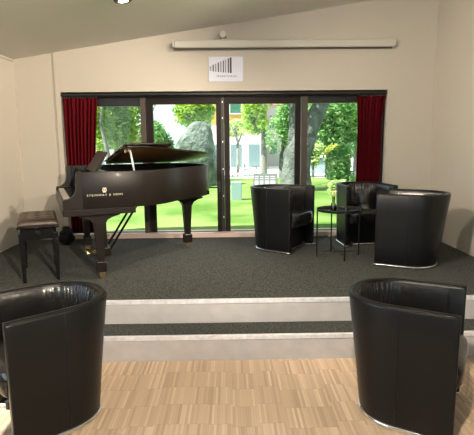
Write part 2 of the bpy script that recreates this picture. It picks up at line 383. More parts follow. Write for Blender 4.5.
sg = empty('wall_sign', (-.036, YB-.012, 2.345))
bm = bmesh.new(); box(bm, -.212, .212, -.004, .010, 0, .300); link('sign_board', bm, M['paper'], sg, bevel=.002)
n = 13; px0, wpx = 84., 322.
def sx(px): return -.212 + .424*(px-84)/322.
def sz(py): return .300*(298-py)/240.
bars = [(103, 148, 196, 13, 'ink2'), (127, 135, 200, 10, 'ink'), (150, 127, 203, 14, 'ink2'), (175, 115, 206, 10, 'ink'), (198, 106, 208, 14, 'ink2'), (222, 97, 210, 9, 'ink'), (243, 87, 212, 12, 'ink2'), (269, 77, 213, 10, 'ink'), (291, 68, 216, 15, 'ink'), (318, 85, 210, 5, 'ink3'), (341, 96, 207, 4, 'ink3'), (364, 112, 202, 4, 'ink3'), (385, 135, 197, 3, 'ink3')]
for mk in ('ink', 'ink2', 'ink3'):
    bm = bmesh.new()
    for (cx, t0, b0, ww, kk) in bars:
        if kk == mk: box(bm, sx(cx-ww*.6), sx(cx+ww*.6), -.0055, -.0035, sz(b0), sz(t0))
    link('printed_bars', bm, M[mk], sg)
RX = Matrix.Rotation(PI/2, 4, 'X')
text_mesh('lettering', 'MARKTHAUS', .036, Matrix.Translation((sx(253), -.0045, sz(247))) @ RX, M['ink'], sg, .0008, 1.25)
bm = bmesh.new(); box(bm, sx(200), sx(305), -.0052, -.0038, sz(277), sz(274)); link('printed_rule', bm, M['ink3'], sg)
tag(sg, 'white sign with a rising row of dark bars, on the wall above the glass doors', 'sign')

slope = math.atan(.149)
for i, (x, y, aim, power, cone) in enumerate(SPOTS):
    z = cz(x)
    rt = empty('ceiling_downlight', (x, y, z)); rt.rotation_euler = (0, -slope, 0)
    bm = bmesh.new(); lathe(bm, [(.046, -.012), (.075, -.012), (.085, -.004), (.085, .0), (.05, .0)], seg=32); link('trim_ring', bm, M['black'], rt, smooth=False)
    bm = bmesh.new(); lathe(bm, [(.001, -.0135), (.044, -.0135), (.044, -.006), (.001, -.006)], seg=24); link('bulb', bm, M['lamp'], rt)
    nm = ['round black ceiling downlight directly above the grand piano at the top edge of the picture', 'round ceiling downlight above the platform near the armchairs', 'round ceiling downlight above the wooden floor on the left', 'round ceiling downlight just before the platform on the right', 'round ceiling downlight in the far rear right corner of the hall', 'added unseen ceiling downlight brightening the middle of the wooden floor'][i]
    tag(rt, nm, 'ceiling light', 'ceiling downlights')
    lo = Vector((x, y, z-.06))
    light('downlight_beam', 'SPOT', lo, Vector(aim)-lo, power, (1.0, .84, .66), spot_size=math.radians(cone), spot_blend=.75, shadow_soft_size=.03)

# ------------------------------------------------------------------ tub armchairs
HW, DEP, SEAM = .312, .64, -.30
def upath(n=56):
    """plan of the shell centre line outer edge: list of (x, y, nx, ny, backness); open end at x=0"""
    pts = []; m1 = 9
    for i in range(m1): x = SEAM*i/m1; pts.append((x, -HW + .012*(i/m1), 0, -1, 0))
    R = DEP+SEAM
    for i in range(n+1):
        a = PI*i/n; e = .86
        cxx = math.copysign(abs(math.sin(a))**e, math.sin(a)); cyy = math.copysign(abs(math.cos(a))**e, math.cos(a))
        pts.append((SEAM - R*cxx, -cyy*(HW-.012), 0, 0, math.sin(a)))
    for i in range(m1-1, -1, -1): x = SEAM*i/m1; pts.append((x, HW - .012*(i/m1), 0, 1, 0))
    out = []
    for i, p in enumerate(pts):
        a = pts[max(0, i-1)]; b = pts[min(len(pts)-1, i+1)]
        tx, ty = b[0]-a[0], b[1]-a[1]; L = math.hypot(tx, ty); out.append((p[0], p[1], -ty/L, tx/L, p[4]))
    # outward normal must point away from the centre (-.3, 0)
    res = []
    for (x, y, nx, ny, bk) in out:
        if (x+.3)*nx + y*ny < 0 and not (abs(x) < .01): nx, ny = -nx, -ny
        if abs(x) < .01: nx, ny = 0, math.copysign(1, y)
        res.append((x, y, nx, ny, bk))
    return res
UP = upath()
HT = .718
def tap(z, bk): return (.095*bk**1.4 + .002)*(1 - z/HT)
def shell_pt(p, off, z):
    x, y, nx, ny, bk = p; d = tap(z, bk) + off
    return (x - nx*d, y - ny*d, z)
TH = .052
def make_armchair():
    root = empty('tub_armchair', (0, 0, 0))
    # shell
    prof = [(0, .026), (0, .2), (0, .4), (0, .55), (0, HT-.022), (.004, HT-.010), (.012, HT-.002), (.024, HT), (.036, HT-.002), (TH-.006, HT-.010), (TH, HT-.022), (TH, .5), (TH, .3), (TH, .026)]
    bm = bmesh.new(); rings = []
    for p in UP: rings.append([bm.verts.new(shell_pt(p, o, z)) for o, z in prof])
    for A, B in zip(rings, rings[1:]):
        for k in range(len(prof)): bm.faces.new((A[k], A[(k+1) % len(prof)], B[(k+1) % len(prof)], B[k]))
    bm.faces.new(rings[0][::-1]); bm.faces.new(rings[-1])
    bmesh.ops.recalc_face_normals(bm, faces=bm.faces)
    link('shell', bm, M['leather'], root, smooth=True, bevel=.009, bseg=3)
    # creased inner padding
    bm = bmesh.new(); g = []
    z0, z1, nz = .34, HT-.012, 20
    pad = UP[3:-3]; dense = []
    for A, B in zip(pad, pad[1:]):
        for q in range(3): dense.append(tuple(A[k]+(B[k]-A[k])*q/3 for k in range(5)))
    dense.append(pad[-1])
    for i, p in enumerate(dense):
        row = []; 
        for j in range(nz+1):
            t = j/nz; z = z0+(z1-z0)*t
            wr = (.5+.5*math.sin(i*.95+1.4*math.sin(i*.23)+1.5*t)) * max(0, 1-abs(t-.86)*2.6) * p[4]
            wr2 = noise3(i*.05, t*3, 1.7)
            bulge = .026*math.sin(PI*min(1, t*1.0))**.6 if 0 < t < 1 else 0
            row.append(bm.verts.new(shell_pt(p, TH-.006 + bulge + .010*wr*(1 if t < 1 else 0) + .005*wr2*math.sin(PI*t), z)))
        g.append(row)
    for i in range(len(g)-1):
        for j in range(nz): bm.faces.new((g[i][j], g[i+1][j], g[i+1][j+1], g[i][j+1]))
    link('inner_padding', bm, M['leather_in'], root, smooth=True)
    # piping along the two rim edges
    for off in (.006, TH-.008):
        bm = bmesh.new(); tube(bm, [shell_pt(p, off, HT-.008) for p in UP], .0045, 6); link('piping', bm, M['leather'], root, smooth=True)
    # stitched seams
    for idx in (9, len(UP)-10):
        bm = bmesh.new(); tube(bm, [shell_pt(UP[idx], -.0006, z) for z in (.035, .2, .4, .6, HT-.02)], .0026, 6)
        link('seam', bm, M['leather'], root, smooth=True)
    # seat cushion
    def inner(z, extra=0): return [shell_pt(p, TH+.002+extra, z) for p in UP]
    def loop(z, front, sh):
        lp = [q for q in inner(z, sh)]
        lp = [(min(q[0], front-.03), q[1], z) for q in lp]
        a, b = lp[0], lp[-1]
        fr = []
        for k in range(0, 9):
            t = k/8; y = b[1]+(a[1]-b[1])*t
            fr.append((front - .03*abs(2*t-1)**6, y, z))
        return lp + fr
    bm = bmesh.new(); rr = []
    for z, fx, sh in ((.275, -.01, .02), (.285, .015, .006), (.31, .030, 0), (.38, .034, 0), (.415, .026, .002), (.432, .006, .014), (.440, -.05, .05), (.443, -.15, .12)):
        rr.append([bm.verts.new(q) for q in loop(z, fx, sh)])
    for A, B in zip(rr, rr[1:]):
        n = len(A)
        for k in range(n): bm.faces.new((A[k], A[(k+1) % n], B[(k+1) % n], B[k]))
    bm.faces.new(rr[0][::-1]); bm.faces.new(rr[-1])
    link('seat_cushion', bm, M['leather_in'], root, smooth=True)
    bm = bmesh.new(); lp0 = [bm.verts.new((min(q[0], -.10), q[1], .03)) for q in inner(.03)]; lp1 = [bm.verts.new((min(q[0], -.07), q[1], .29)) for q in inner(.28)]
    bm.faces.new(lp0[::-1]); bm.faces.new(lp1); n = len(lp0)
    for k in range(n): bm.faces.new((lp0[k], lp0[(k+1) % n], lp1[(k+1) % n], lp1[k]))
    link('seat_base', bm, M['leather'], root)
    # chrome plinth tube following the shell and curving back under the seat front
    ring = [shell_pt(p, .004, .015) for p in UP]
    y1, y0 = ring[-1][1], ring[0][1]
    fr = [(-.01, y1*.93, .015), (-.04, y1*.86, .015), (-.085, y1*.74, .015), (-.105, y1*.55, .015), (-.105, 0, .015), (-.105, y0*.55, .015), (-.085, y0*.74, .015), (-.04, y0*.86, .015), (-.01, y0*.93, .015)]
    bm = bmesh.new(); tube(bm, ring+fr, .0128, 10, closed=True)
    link('chrome_base', bm, M['chrome'], root, smooth=True)
    for yy in (-.2, .2):
        bm = bmesh.new(); tube(bm, [(-.09, yy, 0), (-.09, yy, .05)], .018, 12); link('foot', bm, M['rubber'], root)
    return root
chair = make_armchair()
CH = [(.82, 5.295, S, -35, 'black tub armchair before the glass doors, left of the side table', None),
      (1.575, 4.83, S, 150, 'black tub armchair on the platform nearest the right wall, its outer side towards the viewer', None),
      (1.64, 5.41, S, -83, 'black tub armchair facing the viewer below the right curtain, behind the side table', None),
      (1.305, 2.53, 0, -29, 'large black tub armchair at the right on the wooden floor below the steps', None),
      (-1.32, 2.50, 0, 218, 'large black tub armchair at the left on the wooden floor, cut by picture edge', None)]
for i, (x, y, z, a, lab, g_) in enumerate(CH):
    o = chair if i == 0 else copy_tree(chair)
    o.location = (x, y, z+.0005); o.rotation_euler = (0, 0, math.radians(a)); tag(o, lab, 'armchair', 'black leather tub armchairs')

# ------------------------------------------------------------------ side table with vase and glass
T = empty('side_table', (1.155, 4.985, S+.0005)); TR = .228; TA = math.radians(5)
bm = bmesh.new(); lathe(bm, [(.001, .488), (TR-.02, .488), (TR-.004, .492), (TR, .515), (TR-.006, .517), (TR-.010, .498), (TR-.02, .4945), (.001, .4945)], seg=48); link('tray', bm, M['water'], T, smooth=False)
angs = [math.radians(q) for q in (188, -86, 8, 96)]
for a in angs:
    bm = bmesh.new(); cx, cy = math.cos(a), math.sin(a); R_ = TR+.008
    tube(bm, [(R_*cx, R_*cy, 0), (R_*cx, R_*cy, .50), (R_*cx, R_*cy, .525), (R_*cx-.004*cx, R_*cy-.004*cy, .533), (R_*cx-.012*cx, R_*cy-.012*cy, .530)], .0075, 8)
    link('leg', bm, M['black'], T, smooth=True)
for k in (0, 1):
    a, b = angs[k], angs[k+2]; R_ = TR+.004
    bm = bmesh.new(); tube(bm, [(R_*math.cos(a), R_*math.sin(a), .045+.010*k), (0, 0, .045+.010*k), (R_*math.cos(b), R_*math.sin(b), .045+.010*k)], .005, 8); link('cross_bar', bm, M['black'], T, smooth=True)
bm = bmesh.new(); tube(bm, [((TR-.002)*math.cos(2*PI*k/40), (TR-.002)*math.sin(2*PI*k/40), .516) for k in range(40)], .005, 6, closed=True); link('tray_rim', bm, M['black'], T, smooth=True)
tag(T, 'small round black metal tray table standing between the armchairs on the platform', 'side table')
TT = S+.4955
V_ = empty('flower_vase', (1.085, 4.93, TT))
bm = bmesh.new(); lathe(bm, [(.001, 0), (.030, 0), (.034, .02), (.030, .06), (.016, .10), (.014, .14), (.017, .15), (.013, .15), (.011, .14), (.013, .10), (.026, .06), (.028, .01), (.001, .008)], seg=24); link('glass_vase', bm, M['vglass'], V_, smooth=True)
fl = []
for k, (dx, dy, h) in enumerate(((.028, .01, .205), (-.030, -.012, .195), (.004, .02, .235), (.012, -.02, .18))):
    bm = bmesh.new(); tube(bm, [(0, 0, .012), (dx*.15, dy*.15, .13), (dx*.6, dy*.6, h-.02), (dx, dy, h)], .0025, 6); st = link('flower_stem', bm, M['stem'], V_, smooth=True)
    bm = bmesh.new()
    for p_ in range(7):
        a = 2*PI*p_/7
        q = [(dx, dy, h), (dx+.014*math.cos(a-.35), dy+.014*math.sin(a-.35), h+.008), (dx+.025*math.cos(a), dy+.025*math.sin(a), h+.002), (dx+.014*math.cos(a+.35), dy+.014*math.sin(a+.35), h+.008)]
        fcs = [bm.verts.new(v) for v in q]; bm.faces.new(fcs)
    box(bm, dx-.006, dx+.006, dy-.006, dy+.006, h-.002, h+.010)
    link('flower_head', bm, M['petal'], st)
bm = bmesh.new()
for k in range(6):
    a = k*1.1; z = .10+.018*k; d = .022
    q = [(0, 0, z), (d*math.cos(a)-.006*math.sin(a), d*math.sin(a)+.006*math.cos(a), z+.018), (1.9*d*math.cos(a), 1.9*d*math.sin(a), z+.012), (d*math.cos(a)+.006*math.sin(a), d*math.sin(a)-.006*math.cos(a), z+.014)]
    bm.faces.new([bm.verts.new(v) for v in q])
link('flower_leaves', bm, M['stem'], V_)
tag(V_, 'small clear glass vase of pale flowers on the side table', 'vase')
bm = bmesh.new(); lathe(bm, [(.001, 0), (.022, 0), (.027, .055), (.024, .055), (.020, .008), (.001, .008)], cz=0, seg=24)
gl = link('drinking_glass', bm, M['vglass'], smooth=True); gl.location = (1.215, 4.90, TT); tag(gl, 'small clear glass tumbler on the side table, right of the flower vase', 'glass')

# ------------------------------------------------------------------ grand piano (local: +x along the length, +y towards the bass side)
P = empty('grand_piano', (-1.435, 4.055, S+.0005), math.radians(21.9))
W = 1.49
raw = [(.62, 0), (.72, .008), (.82, .04), (.92, .10), (1.03, .20), (1.14, .31), (1.25, .40), (1.36, .47), (1.46, .55), (1.54, .64), (1.59, .75), (1.615, .87), (1.615, 1.02), (1.59, 1.17), (1.535, 1.31), (1.45, 1.42), (1.33, 1.48), (1.2, W)]
def cr_spline(pts, n=4):
    out = []
    for i in range(len(pts)-1):
        p0 = pts[max(0, i-1)]; p1 = pts[i]; p2 = pts[i+1]; p3 = pts[min(len(pts)-1, i+2)]
        for k in range(n):
            t = k/n; out.append(tuple(.5*((2*p1[d])+(-p0[d]+p2[d])*t+(2*p0[d]-5*p1[d]+4*p2[d]-p3[d])*t*t+(-p0[d]+3*p1[d]-3*p2[d]+p3[d])*t**3) for d in (0, 1)))
    out.append(pts[-1]); return out
CURVE = cr_spline(raw)
def inset(pl, d):
    out = []
    for i, p in enumerate(pl):
        a = pl[max(0, i-1)]; b = pl[min(len(pl)-1, i+1)]; tx, ty = b[0]-a[0], b[1]-a[1]; L = math.hypot(tx, ty)
        out.append((p[0]-ty/L*d, p[1]+tx/L*d))
    return out
RZ0, RZ1 = .655, .98
outer = [(.16, 0)] + CURVE + [(.16, W)]; inner_ = inset(outer, .038); inner_[0] = (.16, .038); inner_[-1] = (.16, W-.038)
bm = bmesh.new(); n = len(outer)
L = [[bm.verts.new((*q, z)) for q in l_] for l_, z in ((outer, RZ0), (outer, RZ1), (inner_, RZ1), (inner_, RZ0))]
for j in range(4):
    a, b = L[j], L[(j+1) % 4]
    for k in range(n-1): bm.faces.new((a[k], a[k+1], b[k+1], b[k]))
bm.faces.new([L[j][0] for j in range(4)][::-1]); bm.faces.new([L[j][-1] for j in range(4)])
link('case_rim', bm, M['piano'], P, smooth=True, bevel=.004)
arm_prof = [(0, .655), (0, .742), (.012, .748), (.045, .752), (.075, .765), (.098, .79), (.112, .825), (.118, .87), (.116, .92), (.118, .965), (.128, .98), (.17, .98), (.17, .655)]
for y0 in (0, W-.055):
    bm = bmesh.new(); prism(bm, arm_prof, lambda p, k: (p[0], y0+.055*k, p[1])); link('key_arm', bm, M['piano'], P, bevel=.003)
bm = bmesh.new(); box(bm, -.006, .62, -.006, W+.006, .60, .655); link('key_bed', bm, M['piano'], P, bevel=.004)
bm = bmesh.new(); box(bm, -.002, .022, .055, W-.055, .655, .715); link('key_slip', bm, M['piano'], P, bevel=.003)
bm = bmesh.new(); box(bm, .62, 1.55, .62, W-.06, .66, .70); box(bm, .62, .95, .12, .7, .66, .70); link('case_bottom', bm, M['ebony'], P)
for y0 in (.055, W-.105):
    bm = bmesh.new(); box(bm, .022, .17, y0, y0+.05, .655, .745); link('key_block', bm, M['piano'], P, bevel=.003)
kw = (W-.21)/52
bm = bmesh.new()
for k in range(52): box(bm, .024, .172, .105+k*kw, .105+(k+1)*kw-.0012, .70, .732)
link('white_keys', bm, M['ivory'], P)
bm = bmesh.new()
for k in range(51):
    if (k % 7) in (0, 2, 3, 5, 6): box(bm, .075, .172, .105+(k+1)*kw-.006, .105+(k+1)*kw+.005, .732, .744)
link('black_keys', bm, M['ebony'], P)
bm = bmesh.new(); prism(bm, [(.172, .72), (.215, .95), (.232, .95), (.20, .72)], lambda p, k: (p[0], .06+(W-.12)*k, p[1])); link('fallboard', bm, M['ebony'], P, bevel=.003)
bm = bmesh.new(); box(bm, .235, .56, .045, W-.045, .90, .925); link('music_shelf', bm, M['ebony'], P)
bm = bmesh.new(); prism(bm, [(.375, .955), (.49, 1.145), (.502, 1.148), (.512, 1.14), (.395, .945)], lambda p, k: (p[0]-.06, .38+.73*k, p[1])); box(bm, .33, .46, .36, 1.13, .925, .947); link('music_desk', bm, M['piano'], P, bevel=.003)
# iron plate, strings, soundboard
pin = inset(outer, .045)
bm = bmesh.new(); prism(bm, [(.5, .05)] + [q for q in pin if q[0] > .5] + [(.5, W-.05)], lambda p, k: (p[0], p[1], .845+.01*k)); link('soundboard', bm, M['soundboard'], P)
pin2 = inset(outer, .09)
bm = bmesh.new(); prism(bm, [(.5, .09)] + [q for q in pin2 if q[0] > .5] + [(.5, W-.09)], lambda p, k: (p[0], p[1], .86+.018*k)); link('iron_plate', bm, M['gold'], P)
bm = bmesh.new()
for k in range(38):
    y = .14+k*.032; 
    xe = 1.0
    for i in range(len(outer)-1):
        a, b = outer[i], outer[i+1]
        if a[1] <= y < b[1] and a[0] >= .6: xe = a[0]+(b[0]-a[0])*(y-a[1])/(b[1]-a[1]+1e-6)-.14
    if y > 1.2: xe = 1.35
    if xe > .7: box(bm, .6, xe, y-.0015, y+.0015, .885, .888)
link('strings', bm, M['brass'], P)
bm = bmesh.new(); box(bm, .56, .62, .06, 1.30, .888, .91); link('damper_felts', bm, M['felt'], P)
# lid: main panel hinged on the bass side, front flap folded back on top
AL = math.radians(7.6); HX = .565
Rl = Matrix.Translation((0, W, RZ1+.006)) @ Matrix.Rotation(-AL, 4, 'X')
def lidpt(x, y, z): return tuple(Rl @ Vector((x, y-W, z)))
lo = [(HX, -.012)] + [q for q in inset(outer, -.012) if q[0] > HX+.01][:-1] + [(1.2, W+.004), (HX, W+.004)]
lo = [q for i, q in enumerate(lo) if i == 0 or math.hypot(q[0]-lo[i-1][0], q[1]-lo[i-1][1]) > .004]
bm = bmesh.new(); prism(bm, lo, lambda p, k: lidpt(p[0], p[1], .020*k)); lid = link('lid', bm, M['piano'], P, bevel=.006, bseg=3)
fp = [(HX-.01, -.012), (HX+.40, -.012), (HX+.425, .02), (HX+.43, .10), (HX+.43, W-.1), (HX+.425, W-.02), (HX+.40, W+.004), (HX-.01, W+.004)]
bm = bmesh.new(); prism(bm, fp, lambda p, k: lidpt(p[0], p[1], .024+.020*k)); link('lid_flap', bm, M['piano'], P, bevel=.006, bseg=3)
for y in (.25, .75, 1.25):
    bm = bmesh.new(); tube(bm, [lidpt(HX-.012, y-.05, .022), lidpt(HX-.012, y+.05, .022)], .007, 8); link('flap_hinge', bm, M['brass'], lid)
bm = bmesh.new(); tube(bm, [(.635, .03, RZ1-.07), (.60, .05, 1.165)], .0085, 8); link('lid_prop', bm, M['alu'], P, smooth=True)
for x, y in ((.575, .07), (.555, .14)):
    bm = bmesh.new(); tube(bm, [lidpt(x+.02, y, 0), lidpt(x+.02, y, -.025)], .010, 8); link('prop_cup', bm, M['brass'], lid)
# legs
def piano_leg(x, y, name_top_dir):
    bm = bmesh.new()
    zt = .60
    def sq(cx, cy, h, z): return [(cx-h, cy-h, z), (cx+h, cy-h, z), (cx+h, cy+h, z), (cx-h, cy+h, z)]
    # bracket plate curving into the leg
    dx, dy = name_top_dir
    for A, B in (((.185, .60), (.185, .585)), ((.185, .585), (.12, .568)), ((.12, .568), (.075, .545)), ((.075, .545), (.050, .505))):
        def rect(hh, z):
            ax = hh if dx else .05; ay = hh if dy else .05
            return [(x-ax, y-ay, z), (x+ax, y-ay, z), (x+ax, y+ay, z), (x-ax, y+ay, z)]
        hexa(bm, rect(B[0], B[1]), rect(A[0], A[1]))
    hexa(bm, sq(x, y, .031, .165), sq(x, y, .048, .51))
    hexa(bm, sq(x, y, .044, .065), sq(x, y, .046, .155)); hexa(bm, sq(x, y, .046, .155), sq(x, y, .034, .17))
    lg = link('leg', bm, M['piano'], P, bevel=.002)
    bm = bmesh.new(); lathe(bm, [(.012, .065), (.022, .060), (.022, .05), (.010, .045)], x, y, 0, 12)
    box(bm, x-.02, x+.02, y-.016, y-.012, .015, .055); box(bm, x-.02, x+.02, y+.012, y+.016, .015, .055)
    tube(bm, [(x+.008, y-.011, .0255), (x+.008, y+.011, .0255)], .025, 16)
    link('caster', bm, M['brass'], lg)
piano_leg(.30, .10, (1, 0)); piano_leg(.30, 1.39, (1, 0)); piano_leg(1.40, 1.0, (1, 0))
bm = bmesh.new(); box(bm, 1.26, 1.54, .88, 1.12, .60, .66); link('leg_plate', bm, M['piano'], P, bevel=.004)
# lyre
bm = bmesh.new(); box(bm, .36, .46, .59, .90, .085, .165); link('pedal_box', bm, M['piano'], P, bevel=.006)
for y in (.64, .85):
    bm = bmesh.new(); box(bm, .395, .43, y-.018, y+.018, .16, .60); link('lyre_post', bm, M['piano'], P, bevel=.004)
for y in (.70, .745, .79):
    bm = bmesh.new(); tube(bm, [(.41, y, .16), (.41, y, .6)], .005, 6); link('pedal_rod', bm, M['brass'], P)
for y in (.68, .745, .81):
    bm = bmesh.new(); box(bm, .23, .37, y-.012, y+.012, .105, .117); tube(bm, [(.225, y, .111), (.27, y, .111)], .017, 10); link('pedal', bm, M['brass'], P)
for y in (.64, .85):
    bm = bmesh.new(); tube(bm, [(.45, y, .13), (.80, y, .66)], .012, 8); link('lyre_brace', bm, M['ebony'], P)
# maker's lettering on the treble side
text_mesh('maker_lettering', 'STEINWAY & SONS', .0255, Matrix.Translation((.355, -.0005, .775)) @ RX, M['letter'], P, .0012, 1.5)
bm = bmesh.new()
def le(x, z): return (.352+(x-.345)*.6, -.001, .800+(z-.85)*.66)
for sgn in (-1, 1):
    pts = [(.345+sgn*.003, .85), (.345+sgn*.020, .862), (.345+sgn*.026, .880), (.345+sgn*.016, .897), (.345+sgn*.022, .912)]
    tube(bm, [le(a, b) for a, b in pts], .0038, 6)
for dx in (-.006, 0, .006): tube(bm, [le(.345+dx, .858), le(.345+dx, .912)], .0014, 5)
tube(bm, [le(.325, .85), le(.365, .85)], .003, 5); tube(bm, [le(.330, .90), le(.360, .90)], .0022, 5)
link('lyre_emblem', bm, M['letter'], P)
tag(P, 'black grand piano with lid half open, standing at the left of the platform', 'grand piano')

# ------------------------------------------------------------------ piano bench
B = empty('piano_bench', (-1.42, 4.08, S+.0005), math.radians(21.9))
bx0, bx1, by0, by1 = -.405, -.065, .165, .80
bm = bmesh.new(); nx, ny = 40, 68; g = []
for i in range(nx+1):
    row = []
    for j in range(ny+1):
        a, b = i/nx, j/ny
        ed = (1-(2*a-1)**8)*(1-(2*b-1)**10)
        tu = 0
        for bi in (.2, .5, .8):
            for bj in (.15, .38, .62, .85):
                d2 = ((a-bi)*.36)**2+((b-bj)*.63)**2; tu -= .012*math.exp(-d2/.0006)
        row.append(bm.verts.new((bx0+(bx1-bx0)*a, by0+(by1-by0)*b, .525+.045*max(0, ed)**.4+tu*ed + .004*ed)))
    g.append(row)
for i in range(nx):
    for j in range(ny): bm.faces.new((g[i][j], g[i+1][j], g[i+1][j+1], g[i][j+1]))
bd = [g[i][0] for i in range(nx+1)] + [g[nx][j] for j in range(1, ny+1)] + [g[i][ny] for i in range(nx-1, -1, -1)] + [g[0][j] for j in range(ny-1, 0, -1)]
lowv = [bm.verts.new((v.co.x, v.co.y, .505)) for v in bd]
for k in range(len(bd)): bm.faces.new((bd[k], bd[(k+1) % len(bd)], lowv[(k+1) % len(bd)], lowv[k]))
bm.faces.new(lowv)
link('seat_cushion', bm, M['bench_leather'], B, smooth=True)
for bi in (.2, .5, .8):
    for bj in (.15, .38, .62, .85):
        bm = bmesh.new(); lathe(bm, [(.001, 0), (.009, 0), (.007, .004), (.001, .005)], bx0+(bx1-bx0)*bi, by0+(by1-by0)*bj, .562, 8); link('button', bm, M['bench_leather'], B)
bm = bmesh.new(); box(bm, bx0-.004, bx1+.004, by0-.004, by1+.004, .488, .506); link('top_frame', bm, M['ebony'], B, bevel=.003)
bm = bmesh.new(); e = .022
box(bm, bx0+e, bx1-e, by0+e, by0+e+.02, .385, .478); box(bm, bx0+e, bx1-e, by1-e-.02, by1-e, .385, .478); box(bm, bx0+e, bx0+e+.02, by0+e, by1-e, .385, .478); box(bm, bx1-e-.02, bx1-e, by0+e, by1-e, .385, .478)
link('apron', bm, M['ebony'], B, bevel=.002)
for y in (by0+.12, by1-.12):
    bm = bmesh.new(); tube(bm, [(bx0+.05, y, .435), (bx1-.08, y, .492)], .007, 6); tube(bm, [(bx1-.05, y, .435), (bx0+.08, y, .492)], .007, 6); link('lift_mechanism', bm, M['alu'], B)
for y0, y1 in ((by0+e-.045, by0+e), (by1-e, by1-e+.045)):
    bm = bmesh.new(); xm = (bx0+bx1)/2; tube(bm, [(xm, y0, .455), (xm, y0+.02, .455), (xm, y1, .455)], [.022, .024, .012], 16); link('height_knob', bm, M['chrome'] if y0 < .3 else M['ebony'], B, smooth=False)
for lx in (bx0+.03, bx1-.03):
    for ly in (by0+.03, by1-.03):
        bm = bmesh.new()
        def sq(h, z, ox=0, oy=0): return [(lx-h+ox, ly-h+oy, z), (lx+h+ox, ly-h+oy, z), (lx+h+ox, ly+h+oy, z), (lx-h+ox, ly+h+oy, z)]
        hexa(bm, sq(.014, 0), sq(.024, .38)); hexa(bm, sq(.024, .38), sq(.024, .44)); link('leg', bm, M['ebony'], B, bevel=.002)
tag(B, 'black piano bench with a buttoned brown leather top, at the keyboard end of the piano', 'piano bench')

# crumpled black bundle on the floor by the curtain
bm = bmesh.new(); bmesh.ops.create_icosphere(bm, subdivisions=4, radius=1)
for v in bm.verts:
    d = 1+.35*noise3(v.co.x*2.2, v.co.y*2.2, v.co.z*2.2+3)+.18*noise3(v.co.x*6, v.co.y*6, v.co.z*6)
    v.co = Vector((v.co.x*.085*d, v.co.y*.075*d, max(0, (v.co.z*.115*d)+.10)))
bo = link('black_bundle', bm, M['cloth'], smooth=True); bo.location = (-2.03, 5.78, S+.001); tag(bo, 'crumpled black bundle on the carpet in the corner behind the piano bench', 'bundle')

# ------------------------------------------------------------------ outdoors
bm = bmesh.new(); nx, ny = 60, 50; g = []
for i in range(nx+1):
    row = []
    for j in range(ny+1):
        x = -22+44*i/nx; t = j/ny; y = YB+.26 + 24*t**1.6
        z = .345 + .03*noise3(x*.4, y*.4, 0)
        if y > 17: z = .34 - 1.38*min(1, (y-17)/9)**1.1
        row.append(bm.verts.new((x, y, z)))
    g.append(row)
for i in range(nx):
    for j in range(ny): bm.faces.new((g[i][j], g[i+1][j], g[i+1][j+1], g[i][j+1]))
struct(link('lawn', bm, M['lawn'], smooth=True))
bm = bmesh.new(); box(bm, -60, 60, 20, 110, -1.3, -1.0); struct(link('pavement', bm, M['plaza']))

def leaves(bm, cx, cy, cz_, rx, ry, rz, n, size, seed, hollow=.25):
    rd = random.Random(seed)
    lobes = [(cx+rd.uniform(-.55, .55)*rx, cy+rd.uniform(-.55, .55)*ry, cz_+rd.uniform(-.55, .55)*rz, rd.uniform(.35, .6)) for _ in range(14)]
    for k in range(n):
        lx, ly, lz, lr = lobes[rd.randrange(14)]
        a = rd.uniform(0, 2*PI); zc = rd.uniform(-1, 1); q = math.sqrt(1-zc*zc); rr_ = lr*rd.uniform(hollow, 1)**.5
        p = Vector((lx+rx*rr_*q*math.cos(a), ly+ry*rr_*q*math.sin(a), lz+rz*rr_*zc))
        t = Vector((rd.gauss(0, 1), rd.gauss(0, 1), rd.gauss(0, .6))).normalized(); b = t.cross(Vector((rd.gauss(0, 1), rd.gauss(0, 1), rd.gauss(0, 1)))).normalized()
        sz_ = size*rd.uniform(.6, 1.3)
        bm.faces.new([bm.verts.new(v) for v in (p-t*sz_, p+b*sz_*.42, p+t*sz_, p-b*sz_*.42)])
def raw_link(name, bm, m, parent=None):
    me = bpy.data.meshes.new(name); bm.to_mesh(me); bm.free(); me.materials.append(m)
    o = bpy.data.objects.new(name, me); COL.objects.link(o); o.parent = parent; return o
def tree(name, label, cat, base, trunk, crown, lm, bark, group=None, nleaf=2600, size=.11, limbs=4, seed=1):
    root = empty(name, base); bx, by, bz = base; rd = random.Random(seed)
    cx, cy, cz2, rx, ry, rz = crown
    bm = bmesh.new(); pts = [(0, 0, -.1)]+[(p[0]-bx, p[1]-by, p[2]-bz) for p, _ in trunk]; tube(bm, pts, [trunk[0][1]*1.15]+[q for _, q in trunk], 10)
    ex = pts[-1]
    for k in range(limbs):
        a = rd.uniform(0, 2*PI); e2 = (cx-bx+rx*.6*math.cos(a), cy-by+ry*.6*math.sin(a), cz2-bz+rz*rd.uniform(-.1, .6)); mid = tuple((ex[d]+e2[d])/2+rd.uniform(-.1, .1) for d in range(3))
        r0 = trunk[-1][1]; tube(bm, [ex, mid, e2], [r0*.7, r0*.45, r0*.2], 6)
    link('trunk', bm, bark, root, smooth=True)
    bm = bmesh.new(); leaves(bm, cx-bx, cy-by, cz2-bz, rx, ry, rz, nleaf, size, seed)
    fo = raw_link('foliage', bm, lm, root)
    tag(root, label, cat, group)
    return root
G = 'trees beyond the lawn'
tree('young_tree', 'slim grey trunked tree with lime leaves seen through the left window pane', 'tree', (-3.5, 14, .3), [((-3.5, 14, .3), .07), ((-3.55, 14, 1.3), .06), ((-3.72, 14, 2.2), .05), ((-3.6, 14, 3.0), .04)], (-3.6, 14.8, 2.6, 1.25, 1.1, 1.4), M['leaf_lime'], M['bark2'], G, 6500, .085, 6, 11)
